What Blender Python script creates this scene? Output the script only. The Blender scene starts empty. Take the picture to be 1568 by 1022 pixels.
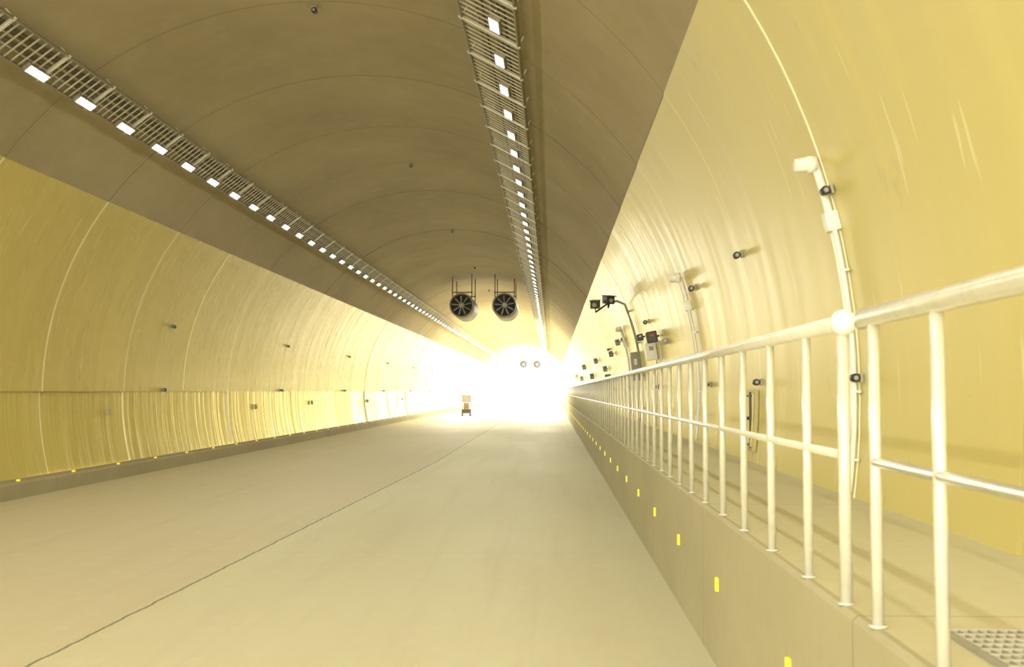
import bpy, math, random
from mathutils import Vector, Matrix
random.seed(7)
scene = bpy.context.scene
D = bpy.data
try:
    scene.view_settings.view_transform = 'Standard'
    scene.view_settings.look = 'None'
except Exception as e:
    print(e)

XC, ZC, R = -3.7, 1.86, 6.1
PITCH = 4.2
EDGE = 1.11
WZ = 1.03

def P(phi, r, y):
    a = math.radians(phi)
    return Vector((XC + r*math.cos(a), y, ZC + r*math.sin(a)))

# ---------------------------------------------------------------- materials
def new_mat(name, col, rough=0.6, metal=0.0, spec=0.5, emis=None, estr=0.0):
    m = D.materials.new(name); m.use_nodes = True
    b = m.node_tree.nodes['Principled BSDF']
    b.inputs['Base Color'].default_value = (*col, 1)
    b.inputs['Roughness'].default_value = rough
    b.inputs['Metallic'].default_value = metal
    b.inputs['Specular IOR Level'].default_value = spec
    if emis:
        b.inputs['Emission Color'].default_value = (*emis, 1)
        b.inputs['Emission Strength'].default_value = estr
    return m

class NT:
    def __init__(s, m):
        s.t = m.node_tree; s.n = s.t.nodes; s.l = s.t.links
        s.b = s.n['Principled BSDF']
        tc = s.n.new('ShaderNodeTexCoord'); s.co = tc.outputs['Object']
        sp = s.n.new('ShaderNodeSeparateXYZ'); s.l.new(s.co, sp.inputs[0]); s.xyz = sp.outputs
    def noise(s, scale, sc=(1,1,1), detail=4, rough=0.55, loc=(0,0,0)):
        mp = s.n.new('ShaderNodeMapping'); mp.inputs['Scale'].default_value = sc
        mp.inputs['Location'].default_value = loc
        s.l.new(s.co, mp.inputs[0])
        n = s.n.new('ShaderNodeTexNoise'); n.inputs['Scale'].default_value = scale
        n.inputs['Detail'].default_value = detail; n.inputs['Roughness'].default_value = rough
        s.l.new(mp.outputs[0], n.inputs['Vector']); return n.outputs['Fac']
    def ramp(s, fac, a, b, lo=0.0, hi=1.0):
        r = s.n.new('ShaderNodeMapRange'); s.l.new(fac, r.inputs['Value'])
        r.inputs['From Min'].default_value = a; r.inputs['From Max'].default_value = b
        r.inputs['To Min'].default_value = lo; r.inputs['To Max'].default_value = hi
        return r.outputs[0]
    def math(s, op, a, b=None, c=None):
        m = s.n.new('ShaderNodeMath'); m.operation = op
        for i, v in enumerate((a, b, c)):
            if v is None: continue
            if isinstance(v, (int, float)): m.inputs[i].default_value = v
            else: s.l.new(v, m.inputs[i])
        return m.outputs[0]
    def mix(s, fac, a, b, mode='MIX'):
        m = s.n.new('ShaderNodeMix'); m.data_type = 'RGBA'; m.blend_type = mode
        for sock, v in ((m.inputs['Factor'], fac), (m.inputs['A'], a), (m.inputs['B'], b)):
            if isinstance(v, (int, float)): sock.default_value = v
            elif isinstance(v, tuple): sock.default_value = (*v, 1)
            else: s.l.new(v, sock)
        return m.outputs['Result']
    def line(s, coord, period, offset, half):
        v = s.math('ADD', coord, -offset + period*0.5 + period*100)
        v = s.math('MODULO', v, period)
        v = s.math('SUBTRACT', v, period*0.5)
        v = s.math('ABSOLUTE', v)
        return s.math('LESS_THAN', v, half)
    def bump(s, h, strength, dist=0.02):
        b = s.n.new('ShaderNodeBump'); b.inputs['Distance'].default_value = dist
        if isinstance(strength, (int, float)): b.inputs['Strength'].default_value = strength
        else: s.l.new(strength, b.inputs['Strength'])
        s.l.new(h, b.inputs['Height']); s.l.new(b.outputs[0], s.b.inputs['Normal'])
    def color(s, c): s.l.new(c, s.b.inputs['Base Color'])
    def rough(s, c): s.l.new(c, s.b.inputs['Roughness'])

def wall_material(name, c1, c2, seam, r_lo, r_hi, seamk, b_lo, b_hi, sw):
    m = new_mat(name, c1, 0.3, spec=.8); t = NT(m)
    big = t.noise(0.25, (1,1,1), 2)
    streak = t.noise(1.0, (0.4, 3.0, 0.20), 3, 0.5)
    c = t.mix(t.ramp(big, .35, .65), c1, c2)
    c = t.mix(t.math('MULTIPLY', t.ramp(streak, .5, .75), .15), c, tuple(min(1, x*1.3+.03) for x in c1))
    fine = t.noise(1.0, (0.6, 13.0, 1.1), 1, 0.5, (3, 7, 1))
    c = t.mix(t.ramp(fine, .71, .77, 0, .5), c, (.84, .80, .50))  # pale drip and dust streaks, with ring highlight lines painted in as colour
    dark = t.noise(1.3, (1, 1, 1), 4, .7, (9, 2, 0))
    c = t.mix(t.ramp(dark, .66, .76, 0, .2), c, (.26, .22, .08))
    c = t.mix(t.math('MULTIPLY', t.line(t.xyz[1], PITCH, 4.8, sw), .85), c, seam)
    if seamk:
        s2 = t.math('LESS_THAN', t.math('ABSOLUTE', t.math('SUBTRACT', t.xyz[2], 1.86)), .006)
        c = t.mix(t.math('MULTIPLY', s2, seamk), c, (.3, .24, .08))
    t.color(c)
    lowz = t.ramp(t.xyz[2], 1.84, 1.88, 0.0, 1.0)
    base = t.math('MULTIPLY_ADD', lowz, r_hi - r_lo, r_lo)
    t.rough(t.math('MULTIPLY_ADD', t.ramp(streak, .3, .7), .10, base))
    t.bump(streak, t.math('MULTIPLY_ADD', lowz, b_hi - b_lo, b_lo), .045)
    return m

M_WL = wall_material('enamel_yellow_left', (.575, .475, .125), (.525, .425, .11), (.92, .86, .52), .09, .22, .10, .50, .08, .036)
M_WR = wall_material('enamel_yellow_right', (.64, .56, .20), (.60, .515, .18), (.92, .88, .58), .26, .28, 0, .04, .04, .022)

M_CE = new_mat('vault_concrete', (.28, .225, .14), .75, spec=.3); t = NT(M_CE)
n1 = t.noise(.35, (1,.6,1), 4); n2 = t.noise(2.0, (1,1,1), 5, .7)
c = t.mix(t.ramp(n1, .3, .7), (.40, .34, .22), (.32, .268, .17))
c = t.mix(t.ramp(n2, .45, .75, 0, .3), c, (.46, .40, .28))
c = t.mix(t.math('MULTIPLY', t.line(t.xyz[1], PITCH, 4.8, .02), .45), c, (.18, .15, .09))
t.color(c); t.bump(n2, .2, .02)

M_RD = new_mat('road_concrete', (.5, .45, .3), .6, spec=.35); t = NT(M_RD)
n1 = t.noise(.22, (1.2, .35, 1), 3); n2 = t.noise(5, (1, .5, 1), 5, .7); n3 = t.noise(1.0, (3.0, .12, 1), 3, .6, (4, 0, 0))
joint = t.math('MULTIPLY_ADD', t.math('MINIMUM', t.math('MAXIMUM', t.xyz[1], 0.0), 30.0), .022, -3.72)
c = t.mix(t.ramp(n1, .35, .65), (.61, .58, .38), (.555, .52, .33))
lane = t.math('LESS_THAN', t.xyz[0], joint)
c = t.mix(t.math('MULTIPLY', lane, .5), c, (.52, .435, .265))
c = t.mix(t.ramp(n3, .5, .75, 0, .35), c, (.47, .42, .255))
c = t.mix(t.ramp(n2, .5, .8, 0, .3), c, (.68, .66, .50))
wob = t.math('MULTIPLY_ADD', t.noise(2.5, (0, 1, 0), 4), .07, t.math('ADD', joint, -.035))
cr = t.math('LESS_THAN', t.math('ABSOLUTE', t.math('SUBTRACT', t.xyz[0], wob)), .015)
c = t.mix(t.math('MULTIPLY', cr, .8), c, (.14, .11, .05))
c = t.mix(t.math('MULTIPLY', t.line(t.xyz[1], 8.4, 4.8, .008), .3), c, (.25, .2, .1))
spk = t.noise(9, (1, .4, 1), 1, .5, (2, 2, 0))
c = t.mix(t.ramp(spk, .80, .84, 0, .6), c, (.2, .14, .07))
t.color(c); t.rough(t.ramp(n1, .3, .7, .55, .68)); t.bump(n2, .15, .01)

def concrete(name, a, b, rough=.75, joints=None):
    m = new_mat(name, a, rough, spec=.3); t = NT(m)
    n1 = t.noise(.8, (1,.5,1), 4); n2 = t.noise(7, (1,1,1), 5, .7)
    c = t.mix(t.ramp(n1, .35, .65), a, b)
    c = t.mix(t.ramp(n2, .5, .8, 0, .3), c, tuple(x*.7 for x in a))
    if joints: c = t.mix(t.math('MULTIPLY', t.line(t.xyz[1], joints, 4.3, .008), .5), c, tuple(x*.35 for x in a))
    t.color(c); t.bump(n2, .15, .01); return m
M_CURB = concrete('curb_concrete', (.38, .33, .19), (.33, .28, .16), joints=4.2)
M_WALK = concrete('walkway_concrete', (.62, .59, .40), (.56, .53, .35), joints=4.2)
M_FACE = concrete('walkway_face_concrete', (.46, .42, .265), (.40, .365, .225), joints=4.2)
M_GRND = concrete('outside_concrete', (.55, .53, .42), (.5, .47, .37))

def painted(name, col, rough=.35, metal=0.0):
    m = new_mat(name, col, rough, metal); t = NT(m)
    n = t.noise(14, (1, 1, 1), 3)
    c = t.mix(t.ramp(n, .45, .75, 0, .35), col, tuple(x*.72 for x in col)); t.color(c)
    return m
M_RAIL = painted('rail_paint', (.74, .72, .60), .24, .35)
M_WHITE = painted('white_plastic', (.84, .83, .72), .4)
M_GALV = painted('galvanised_steel', (.70, .68, .57), .4, .3)
M_RUNG = painted('rung_steel', (.60, .57, .46), .4, .3)
M_DKST = painted('dark_steel', (.09, .08, .06), .5, .4)
M_TRAY = painted('tray_steel', (.32, .29, .21), .5, .5)
M_BLK = painted('black_plastic', (.02, .02, .02), .4)
M_INT = painted('fan_interior', (.012, .012, .012), .6)
M_RED = painted('red_plastic', (.45, .05, .03), .4)
M_GREY = painted('grey_box', (.34, .32, .24), .5)
M_BRN = painted('brown_panel', (.25, .17, .10), .5)
M_REFL = new_mat('yellow_reflector', (.95, .76, .02), .3, emis=(1, .78, .02), estr=.55)  # emission stands in for light the reflectors throw back
M_LED = new_mat('led_diffuser', (.9, .9, .85), .4, emis=(1.0, .965, .83), estr=115)
M_LED2 = new_mat('led_diffuser_boost_mid', (.9, .9, .85), .4, emis=(1.0, .965, .83), estr=300)  # added boost: strip lamps made brighter from mid tunnel on
M_LED3 = new_mat('led_diffuser_boost_far', (.9, .9, .85), .4, emis=(1.0, .965, .83), estr=1100)  # stronger added boost on the strip lamps, to whiten the far tunnel
M_CAB = painted('cabinet_paint', (.50, .43, .18), .4)

# ---------------------------------------------------------------- mesh builder
class MB:
    def __init__(s): s.v = []; s.f = []; s.m = []; s.mats = []; s.sm = []
    def mi(s, mat):
        if mat not in s.mats: s.mats.append(mat)
        return s.mats.index(mat)
    def add(s, vs, fs, mat, smooth=False):
        o = len(s.v); s.v += [tuple(v) for v in vs]; i = s.mi(mat)
        for f in fs: s.f.append(tuple(o + k for k in f)); s.m.append(i); s.sm.append(smooth)
    def box(s, c, h, mat, ax=None):
        c = Vector(c)
        ax = ax or (Vector((1,0,0)), Vector((0,1,0)), Vector((0,0,1)))
        vs = [c + ax[0]*h[0]*i + ax[1]*h[1]*j + ax[2]*h[2]*k for i in (-1,1) for j in (-1,1) for k in (-1,1)]
        s.add(vs, [(0,1,3,2),(4,6,7,5),(0,4,5,1),(2,3,7,6),(0,2,6,4),(1,5,7,3)], mat)
    def bbox(s, c, h, mat, bev=.01, ax=None):
        c = Vector(c); ax = ax or (Vector((1,0,0)), Vector((0,1,0)), Vector((0,0,1)))
        import bmesh
        bm = bmesh.new(); bmesh.ops.create_cube(bm, size=2)
        for v in bm.verts: v.co = Vector((v.co.x*h[0], v.co.y*h[1], v.co.z*h[2]))
        bmesh.ops.bevel(bm, geom=bm.edges[:], offset=bev, segments=2, affect='EDGES', profile=.6)
        bm.verts.index_update()
        vs = [c + ax[0]*v.co.x + ax[1]*v.co.y + ax[2]*v.co.z for v in bm.verts]
        fs = [[v.index for v in f.verts] for f in bm.faces]
        bm.free(); s.add(vs, fs, mat)
    def tube(s, pts, r, mat, n=14, cap=True, closed=False):
        pts = [Vector(p) for p in pts]; vs = []; N = len(pts)
        for i, p in enumerate(pts):
            if closed: d = pts[(i+1) % N] - pts[i-1]
            elif i == 0: d = pts[1] - p
            elif i == N-1: d = p - pts[i-1]
            else: d = pts[i+1] - pts[i-1]
            d.normalize()
            up = Vector((0,0,1)) if abs(d.z) < .95 else Vector((0,1,0))
            if closed: up = Vector((0,1,0))
            a = d.cross(up).normalized(); b = d.cross(a).normalized()
            rr = r[i] if isinstance(r, (list, tuple)) else r
            vs += [p + (a*math.cos(2*math.pi*k/n) + b*math.sin(2*math.pi*k/n))*rr for k in range(n)]
        fs = []
        M = N if closed else N-1
        for i in range(M):
            j = (i+1) % N
            for k in range(n):
                fs.append((i*n+k, i*n+(k+1) % n, j*n+(k+1) % n, j*n+k))
        s.add(vs, fs, mat, True)
        if cap and not closed:
            o = len(s.v) - N*n; i = s.mi(mat)
            s.f.append(tuple(o+k for k in range(n))[::-1]); s.m.append(i); s.sm.append(False)
            s.f.append(tuple(o+(N-1)*n+k for k in range(n))); s.m.append(i); s.sm.append(False)
    def ball(s, c, r, mat, n=16, m=10, sc=(1,1,1)):
        c = Vector(c); vs = []
        for i in range(m+1):
            th = math.pi*i/m
            for k in range(n):
                ph = 2*math.pi*k/n
                vs.append(c + Vector((r*sc[0]*math.sin(th)*math.cos(ph), r*sc[1]*math.sin(th)*math.sin(ph), r*sc[2]*math.cos(th))))
        fs = [(i*n+k, i*n+(k+1) % n, (i+1)*n+(k+1) % n, (i+1)*n+k) for i in range(m) for k in range(n)]
        s.add(vs, fs, mat, True)
    def obj(s, name, parent=None, recalc=True):
        me = D.meshes.new(name); me.from_pydata(s.v, [], s.f)
        for m in s.mats: me.materials.append(m)
        for p, i, q in zip(me.polygons, s.m, s.sm): p.material_index = i; p.use_smooth = q
        if recalc:
            import bmesh
            bm = bmesh.new(); bm.from_mesh(me); bmesh.ops.recalc_face_normals(bm, faces=bm.faces[:]); bm.to_mesh(me); bm.free()
        me.update()
        o = D.objects.new(name, me); scene.collection.objects.link(o)
        if parent: o.parent = parent
        return o

def empty(name, loc=(0,0,0)):
    o = D.objects.new(name, None); o.location = loc; scene.collection.objects.link(o); return o

# ---------------------------------------------------------------- tunnel lining
def lining(name, phis_list, mat, y0, y1, seed=1):
    rnd = random.Random(seed); b = MB()
    n = round((y1-y0)/PITCH)
    for i in range(n):
        ya, yb = y0+i*PITCH, y0+(i+1)*PITCH
        for (p0, p1, k, tl) in phis_list:
            ra = R + rnd.uniform(0, tl); rb = R + rnd.uniform(0, tl)
            ps = [p0+(p1-p0)*j/k for j in range(k+1)]
            vs = [P(p, ra, ya) for p in ps] + [P(p, rb, yb) for p in ps]
            vs += [P(p, R+.3, ya) for p in ps] + [P(p, R+.3, yb) for p in ps]
            q = k+1
            fs = [(j, q+j, q+j+1, j+1) for j in range(k)] + [(2*q+j, 2*q+j+1, 3*q+j+1, 3*q+j) for j in range(k)]
            b.add(vs, fs, mat, True)
            b.add([vs[j] for j in range(q)] + [vs[2*q+j] for j in range(q)], [(j, j+1, q+j+1, q+j) for j in range(k)], mat)
            b.add([vs[q+j] for j in range(q)] + [vs[3*q+j] for j in range(q)], [(j, q+j, q+j+1, j+1) for j in range(k)], mat)
    return b.obj(name, recalc=False)

Y0 = 4.8 - 3*PITCH   # -7.8
A_R, A_L = 34.8, 143.0
NV = 38              # rings with a closed vault; roof opened beyond to let daylight whiten the end
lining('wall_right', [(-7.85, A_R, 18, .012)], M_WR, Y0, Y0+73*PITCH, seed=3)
lining('wall_left', [(A_L, 180.0, 14, .02), (180.0, 195.0, 6, .06)], M_WL, Y0, Y0+73*PITCH, seed=5)
lining('ceiling', [(A_R, A_L, 44, .012)], M_CE, Y0, Y0+NV*PITCH, seed=8)
YEND = Y0+73*PITCH
YV = Y0+NV*PITCH

b = MB()
y = Y0+(NV+1)*PITCH
while y < YEND:
    k = 24; ps = [A_R+(A_L-A_R)*j/k for j in range(k+1)]
    vs = []
    for p in ps:
        vs += [P(p, R, y-.1), P(p, R, y+.1), P(p, R+.25, y+.1), P(p, R+.25, y-.1)]
    fs = []
    for j in range(k):
        for e in range(4):
            fs.append((j*4+e, j*4+(e+1) % 4, (j+1)*4+(e+1) % 4, (j+1)*4+e))
    b.add(vs, fs, M_WHITE); y += PITCH*2
b.obj('added_roof_ribs')  # ribs added over the roof opened up to flood the far end with daylight

b = MB(); b.box((( -9.62+2.38)/2, (Y0+YEND)/2, -.15), ((9.62+2.38)/2, (YEND-Y0)/2, .15), M_RD); b.obj('floor')
b = MB(); b.box((-3.7, -47.9, -.16), (45, 40.0, .14), M_GRND); b.box((-3.7, YEND+40.1, -.16), (45, 40, .14), M_GRND); b.obj('ground')

def extrude(b, prof, ya, yb, mat):
    n = len(prof)
    vs = [(x, ya, z) for x, z in prof] + [(x, yb, z) for x, z in prof]
    fs = [(i, (i+1) % n, n+(i+1) % n, n+i) for i in range(n)] + [tuple(range(n))[::-1], tuple(range(n, 2*n))]
    b.add(vs, fs, mat)
b = MB()
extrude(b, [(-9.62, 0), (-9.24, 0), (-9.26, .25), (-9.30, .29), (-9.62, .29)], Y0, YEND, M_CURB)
b.obj('curb')
b = MB()
extrude(b, [(2.38, 0), (EDGE+.04, 0), (EDGE+.04, WZ-.02), (EDGE+.04, WZ), (2.38, WZ)], Y0, YEND, M_WALK)
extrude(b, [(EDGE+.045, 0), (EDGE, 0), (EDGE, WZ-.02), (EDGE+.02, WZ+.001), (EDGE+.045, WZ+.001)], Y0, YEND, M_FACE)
b.obj('raised_walkway')

b = MB()
y = 5.43 - 2.3*4
while y < 140:
    b.bbox((EDGE-.010, y, .57), (.010, .025, .045), M_REFL, .004); y += 2.3
b.obj('curb_reflectors')
b = MB(); y = 17.4 - 2.3*6
while y < 140:
    b.bbox((-9.33, y, .307), (.025, .035, .016), M_REFL, .004); y += 2.3
b.obj('curb_reflectors')

# ---------------------------------------------------------------- handrail
PX = 1.145; RT = 2.13; RM = 1.61
b = MB()
def post(y, r=.021):
    b.tube([(PX, y, WZ+.0015), (PX, y, RT-.02)], r, M_RAIL, 14)
    b.tube([(PX, y, WZ+.0015), (PX, y, WZ+.010)], .033, M_RAIL, 14)
ys = [4.09, 3.42, 2.70, 1.95, 1.25, .55, -.15, -.85, -1.55, -2.25, -2.95]
for y in ys: post(y)
b.tube([(PX, 4.25, RT-.015), (PX, 4.20, RT), (PX, 3.0, RT), (PX, -3.0, RT)], [.028, .036, .036, .036], M_RAIL, 18)
b.tube([(PX, 4.10, RM), (PX, -3.0, RM)], .019, M_RAIL, 14)
b.obj('handrail')
b = MB()
post(4.52, .025); y = 5.17
post(y); y = 6.02
while y < 240: post(y); y += .85
yy = [4.52 + i*4 for i in range(59)]
b.tube([(PX, q, RT) for q in yy], .033, M_RAIL, 18)
b.tube([(PX, q, RM) for q in yy], .019, M_RAIL, 12)
b.ball((PX, 4.50, RT), .052, M_WHITE, 24, 14)  # whiter material paints the rail end cap as lit
b.obj('handrail')

b = MB()
gx0, gx1, gy0, gy1 = 1.34, 2.2, 3.0, 3.95
for i in range(27):
    x = gx0+(gx1-gx0)*i/26; b.box((x, (gy0+gy1)/2, WZ+.012), (.003, (gy1-gy0)/2, .012), M_GREY)
for i in range(14):
    y = gy0+(gy1-gy0)*i/13; b.box(((gx0+gx1)/2, y, WZ+.014), ((gx1-gx0)/2, .006, .012), M_RUNG)
b.obj('steel_floor_grate')

# ---------------------------------------------------------------- cable trays and lights
def strip(pa, pb, pl, wl, yfirst, ll):
    ra = R-.16
    b = MB()
    a, c = P(pa, ra, 0), P(pb, ra, 0)
    tang = (c-a).normalized(); mid = (a+c)/2; nrm = Vector((XC, 0, ZC)) - Vector((mid.x, 0, mid.z)); nrm.normalize()
    Yv = Vector((0,1,0)); w = (c-a).length/2
    L = (YEND - Y0)/2; ym = (YEND+Y0)/2
    for e in (a, c):
        b.box((e.x, ym, e.z), (.012, L, .04), M_TRAY, (tang, Yv, nrm))
    y = Y0+.2; i = 0
    while y < 230:
        b.box((mid.x, y, mid.z), (w, .014, .008), M_RUNG, (tang, Yv, nrm))
        if i % 8 == 0:
            for e in (a, c):
                o = Vector((e.x, y, e.z)); b.box(o-nrm*.05 , (.010, .02, .10), M_GALV, (tang, Yv, nrm))
            b.box(Vector((mid.x, y, mid.z))+nrm*.03, (w+.04, .025, .012), M_GALV, (tang, Yv, nrm))
        y += .212; i += 1
    for q, rr in ((-.55, .018), (-.35, .014), (-.1, .022), (.2, .014), (.45, .02)):
        e = mid + tang*w*q - nrm*.035
        b.tube([(e.x, Y0, e.z), (e.x, YEND, e.z)], rr, M_DKST if rr < .02 else M_TRAY, 8)
    b.obj('cable_tray')
    b = MB(); lp = P(pl, R-.24, 0); n2 = (Vector((XC, 0, ZC)) - lp).normalized(); t2 = n2.cross(Yv).normalized()
    y = yfirst - 1.7*13
    while y < 230:
        if y > Y0+.5:
            c0 = Vector((lp.x, y, lp.z))
            b.bbox(c0 - n2*.035, (wl/2+.02, ll/2+.02, .035), M_TRAY, .01, (t2, Yv, n2))
            q = c0 + n2*.004
            vs = [q + t2*i*wl/2 + Yv*j*ll/2 for i, j in ((-1,-1),(1,-1),(1,1),(-1,1))]
            b.add(vs, [(0,1,2,3)], M_LED if y < 62 else (M_LED2 if y < 82 else M_LED3) if y < YV+10 else M_LED)
        y += 1.7
    b.obj('tunnel_light_row')
strip(57.0, 66.0, 60.3, .14, 15.6, .5)
strip(124.4, 129.6, 128.9, .11, 15.9, .58)

# ---------------------------------------------------------------- jet fans
def jet_fan(x, y, z, ceil):
    e = empty('jet_fan', (x, y, z))
    b = MB(); n = 40; L = 3.6
    def ringv(r, yy): return [Vector((r*math.cos(2*math.pi*k/n), yy, r*math.sin(2*math.pi*k/n))) for k in range(n)]
    prof = [(.50, .45), (.50, .12), (.53, .03), (.58, 0), (.63, .03), (.64, .12), (.64, L-.1), (.60, L), (.52, L), (.50, L-.4)]
    vs = []
    for r, yy in prof: vs += ringv(r, yy)
    fs = [(i*n+k, i*n+(k+1) % n, (i+1)*n+(k+1) % n, (i+1)*n+k) for i in range(len(prof)-1) for k in range(n)]
    b.add(vs, fs, M_DKST, True)
    b.tube([Vector((.60*math.cos(2*math.pi*k/n), -.01, .60*math.sin(2*math.pi*k/n))) for k in range(n)], .03, M_GREY, 8, closed=True)
    b.add(ringv(.5, .30) , [tuple(range(n))], M_INT)
    b.add(ringv(.5, L-.3) , [tuple(range(n))], M_INT)
    b.obj('housing', e)
    b = MB()
    b.tube([(0, .28, 0), (0, .05, 0), (0, -.02, 0)], [.15, .15, .08], M_GREY, 24)
    for k in range(9):
        a = 2*math.pi*k/9 + .2
        d = Vector((math.cos(a), 0, math.sin(a))); s = Vector((-math.sin(a), 0, math.cos(a)))
        p0, p1 = d*.13, d*.50
        vs = [p0-s*.02+Vector((0,.08,0)), p0+s*.03+Vector((0,.14,0)), p1+s*.06+Vector((0,.16,0)), p1-s*.025+Vector((0,.08,0))]
        b.add(vs, [(0,1,2,3)], M_GREY)
    b.obj('impeller', e, recalc=False)
    b = MB()
    for yy in (.5, L-.5):
        for sx in (-.5, .5):
            h = ceil(x+sx) - z
            b.box((sx, yy, (h+.38)/2), (.022, .03, (h-.38)/2), M_DKST)
        b.box((0, yy, .70), (.54, .03, .025), M_DKST)
    b.obj('hanger_frame', e)
def ceilz(x): return ZC + math.sqrt(max(0, R*R-(x-XC)**2))
for yy in (58, 186):
    jet_fan(-4.62, yy, 6.28, ceilz); jet_fan(-2.42, yy, 6.28, ceilz)

# ---------------------------------------------------------------- wall sensors
def sensor(phi, y, s=1.0):
    b = MB(); p = P(phi, R, y); n = (Vector((XC, y, ZC))-p).normalized()
    tz = n.cross(Vector((0,1,0))).normalized()
    b.bbox(p+n*.013, (.05*s, .05*s, .012), M_GREY, .004, (tz, Vector((0,1,0)), n))
    b.tube([p+n*.01, p+n*.07*s], .016*s, M_GREY, 10)
    c = p+n*.09*s
    b.tube([c+Vector((0, .07*s, 0)), c+Vector((0, -.05*s, 0)), c+Vector((0, -.07*s, 0))], [.045*s, .05*s, .04*s], M_BLK, 16)
    b.tube([c+Vector((0, -.069*s, 0)), c+Vector((0, -.075*s, 0))], .025*s, M_GREY, 12)
    b.obj('wall_sensor')
for i in range(9):
    y = 9.0+PITCH*i
    if i % 2 == 0 or i < 3:
        sensor(math.degrees(math.asin(1.58/R)), y-.12, .72+.1*min(i, 3))
        sensor(1.0, y-.12, .68+.1*min(i, 3))
for i in range(6):
    y = 28.3+12.5*i
    sensor(180-math.degrees(math.asin(1.65/R)), y, .9); sensor(179.6, y, .9)
for y in (17.6, 30, 42.6, 55.2, 67.8):
    sensor(90.4, y, .9)

for i, (y, z) in enumerate([(24.7, -.45), (37.2, -.5), (46, -.45), (60, -.5), (74, -.5)]):
    b = MB(); ph = 180+math.degrees(math.asin(-z/R)); p = P(ph, R, y); n = (Vector((XC, y, ZC))-p).normalized()
    tz = n.cross(Vector((0,1,0))).normalized()
    b.bbox(p+n*.045, (.08, .055, .04), M_CAB, .012, (tz, Vector((0,1,0)), n))
    b.bbox(p+n*.087, (.065, .042, .004), M_GREY, .002, (tz, Vector((0,1,0)), n))
    b.obj('junction_box')

# ---------------------------------------------------------------- conduits on right wall with lamp heads
def conduit(y, s=1.0, zt=1.82):
    pt = math.degrees(math.asin(zt/R)); pj = math.degrees(math.asin((zt-.47)/R))
    b = MB(); rr = R-.045
    arc = lambda a, c, dy, k=16: [P(a+(c-a)*i/k, rr, y+dy) for i in range(k+1)]
    b.tube(arc(-7.4, pj, -.04), .022*s, M_WHITE, 10); b.tube(arc(-3.5, pj, .035), .022*s, M_WHITE, 10)
    b.tube(arc(pj, pt, 0), .034*s, M_WHITE, 12)
    n = lambda ph: -Vector((math.cos(math.radians(ph)), 0, math.sin(math.radians(ph))))
    Yv = Vector((0,1,0))
    nn = n(pj); b.bbox(P(pj, rr, y), (.08, .07, .055), M_WHITE, .02, (nn.cross(Yv), Yv, nn))
    c = P(pt, rr-.04, y)
    b.tube([c+Vector((.045, 0, .0)), c+Vector((-.02, 0, 0)), c+Vector((-.11, 0, -.01)), c+Vector((-.12, 0, -.01))], [.06*s, .06*s, .055*s, .04*s], M_WHITE, 20)
    b.tube([c+Vector((-.02,0,0)), c+Vector((.05,0,.0))], .068*s, M_WHITE, 20)
    for ph in (-5, 0, 5, 9, 15):
        nn = n(ph); b.bbox(P(ph, R-.02, y), (.012, .08, .02), M_GALV, .004, (nn.cross(Yv), Yv, nn))
    b.obj('wall_conduit')
conduit(9.0); conduit(18.4, 1.2, 1.86); conduit(34, 1.2, 1.88)

b = MB()
for ph0, ph1, ya, yb, th, mt in ((-6.6, .2, 13.35, 14.15, .04, M_CAB), (-6.1, -.3, 13.43, 14.07, .055, M_WR)):
    k = 6; vs = []
    for j in range(k+1):
        p = ph0+(ph1-ph0)*j/k
        vs += [P(p, R+.005, ya), P(p, R-th, ya), P(p, R-th, yb), P(p, R+.005, yb)]
    fs = [(j*4+e, j*4+(e+1) % 4, (j+1)*4+(e+1) % 4, (j+1)*4+e) for j in range(k) for e in range(4)] + [(0,1,2,3), (k*4, k*4+1, k*4+2, k*4+3)]
    b.add(vs, fs, mt)
for ph in (-5.9, -.5):
    p = P(ph, R-.06, 13.75); b.box(p, (.012, .30, .012), M_DKST)
b.box(P(-3.2, R-.065, 13.46), (.012, .015, .33), M_DKST)
b.tube([P(-3, R-.06, 13.55), P(-3, R-.10, 13.55)], .02, M_BLK, 10)
b.obj('equipment_cabinet')

# ---------------------------------------------------------------- CCTV cameras on a curved wall mast
def cctv(y, th0=-7.4, th1=22.0, s=1.0):
    e = empty('security_camera', (0, 0, 0))
    b = MB(); b.tube([P(th0+(th1-th0)*i/14, R-.07, y) for i in range(15)] + [P(th1+1.5, R-.22, y), P(th1+2, R-.45, y)], .03*s, M_GREY, 10)
    for q in (-4, 4, 12, 20):
        nn = -Vector((math.cos(math.radians(q)), 0, math.sin(math.radians(q))))
        b.box(P(q, R-.035, y), (.02, .08, .035), M_GREY, (nn.cross(Vector((0,1,0))), Vector((0,1,0)), nn))
    b.obj('mast', e)
    for j, (dx, dz) in enumerate(((-.02, .04), (-.36, -.08))):
        b = MB(); c = P(th1+2, R-.42, y) + Vector((dx*s, -.05, dz+.02))
        th = .25 if j == 0 else -.15
        fw = Vector((math.sin(th), -math.cos(th), -.12)).normalized(); rt = fw.cross(Vector((0,0,1))).normalized(); up = rt.cross(fw)
        b.bbox(c, (.11*s, .2*s, .10*s), M_BLK, .02, (rt, fw, up))
        b.bbox(c+up*.105*s+fw*.05, (.12*s, .25*s, .012), M_DKST, .005, (rt, fw, up))
        b.tube([c+fw*.18*s, c+fw*.24*s], .07*s, M_DKST, 18); b.tube([c+fw*.235*s, c+fw*.242*s], .05*s, M_GREY, 18)
        b.tube([c-up*.09*s, c-up*.2*s, P(th1+2, R-.40, y)], .022*s, M_DKST, 8)
        b.obj('camera_head', e)
cctv(29.5)
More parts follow.
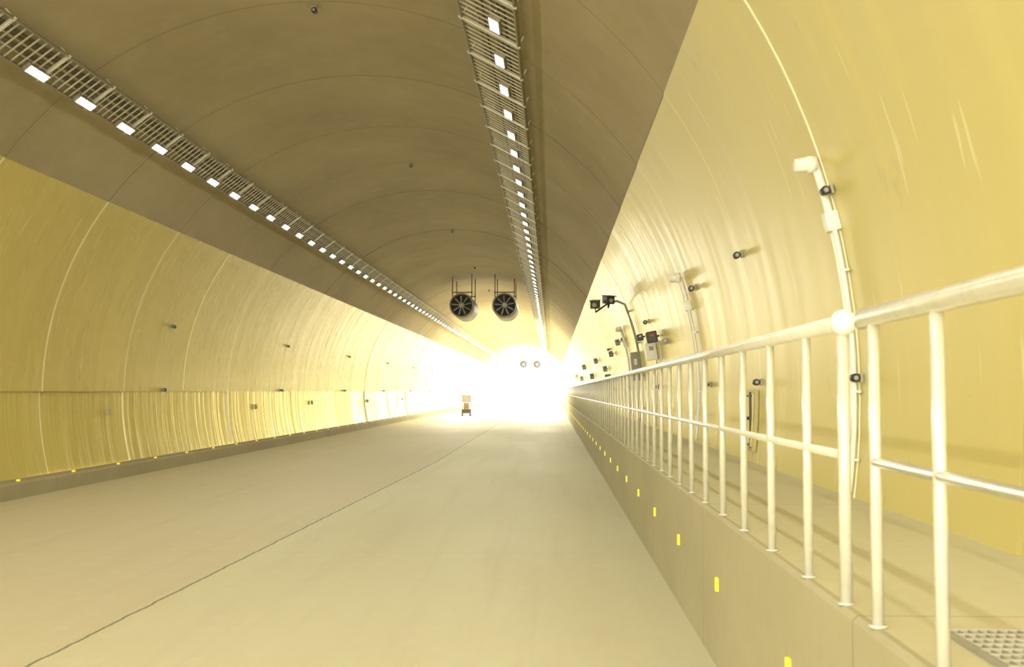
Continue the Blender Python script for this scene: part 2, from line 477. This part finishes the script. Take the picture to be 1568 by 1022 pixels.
def wallbox(name, phi, y, h, mats, arm=.0, drop=True):
    b = MB(); nn = -Vector((math.cos(math.radians(phi)), 0, math.sin(math.radians(phi)))); Yv = Vector((0,1,0)); tt = nn.cross(Yv)
    p = P(phi, R-.006, y)
    c = p + nn*(h[2]+arm)
    if arm: b.tube([p, c], .02, M_DKST, 8)
    b.bbox(c, h, mats[0], .015, (tt, Yv, nn))
    b.bbox(c+nn*h[2], (h[0]*.8, h[1]*.8, .008), mats[1], .003, (tt, Yv, nn))
    b.bbox(c-Yv*h[1], (h[0]*.75, .008, h[2]*.7), mats[1], .003, (tt, Yv, nn))
    b.bbox(c-Yv*h[1]-tt*h[0]*.3, (h[0]*.22, .014, h[2]*.4), mats[2], .003, (tt, Yv, nn))
    if drop: b.tube([P(phi-1, R-.03, y), P(phi-4, R-.03, y), P(-7.2, R-.03, y)], .014, M_WHITE, 8)
    b.obj(name)
wallbox('emergency_alarm_box', 11.2, 24.2, (.12, .11, .11), (M_BLK, M_DKST, M_RED), .05)
wallbox('emergency_phone_box', 8.6, 25.4, (.20, .16, .12), (M_WHITE, M_WHITE, M_GREY))
wallbox('electrical_box', 6.5, 30.8, (.38, .25, .10), (M_GREY, M_GREY, M_WHITE))
wallbox('electrical_box', 9.5, 22.8, (.06, .06, .05), (M_GREY, M_GREY, M_WHITE), 0, False)
wallbox('emergency_alarm_box', 12.6, 27.5, (.08, .08, .07), (M_BLK, M_DKST, M_WHITE), .05, False)
for y, ph, s in ((36, 15, .10), (41, 13, .10), (47, 9, .12), (54, 14, .13), (62, 8, .15), (72, 15, .16), (82, 9, .18), (45, 5, .16), (58, 4, .17), (95, 12, .2)):
    wallbox('electrical_box', ph, y, (s, s*.8, s*.7), (random.choice((M_DKST, M_GREY, M_GREY)), M_GREY, M_DKST), .04, False)

# ---------------------------------------------------------------- portable sign trolley on the road
e = empty('portable_road_sign', (-6.45, 86, 0))
b = MB()
b.bbox((0, 0, 1.32), (.34, .04, .26), M_BRN, .02); b.bbox((0, -.045, 1.32), (.29, .006, .21), M_GREY, .004)
b.obj('panel', e)
b = MB()
b.tube([(-.12, .03, .2), (-.12, .03, 1.2)], .03, M_DKST, 8); b.tube([(.12, .03, .2), (.12, .03, 1.2)], .03, M_DKST, 8)
b.bbox((0, 0, .78), (.20, .14, .22), M_BRN, .03)
b.bbox((0, 0, .38), (.34, .30, .16), M_DKST, .03)
for sx in (-.3, .3):
    for sy in (-.25, .25):
        b.tube([(sx-.04, sy, .12), (sx+.04, sy, .12)], .12, M_BLK, 16)
b.obj('trolley', e)

# ---------------------------------------------------------------- world and camera
w = D.worlds.new('daylight'); scene.world = w; w.use_nodes = True
bg = w.node_tree.nodes['Background']
bg.inputs[0].default_value = (1.0, .975, .87, 1); bg.inputs[1].default_value = 14.5

cam = D.cameras.new('camera'); co = D.objects.new('camera', cam); scene.collection.objects.link(co)
cam.sensor_width = 36; cam.lens = 40.0
co.location = (0, 0, ZC)
co.rotation_euler = (math.radians(90+2.92), 0, math.radians(2.0))
cam.clip_end = 1000; cam.clip_start = .05
cam.dof.use_dof = True; cam.dof.focus_distance = 25; cam.dof.aperture_fstop = 4.5
scene.camera = co
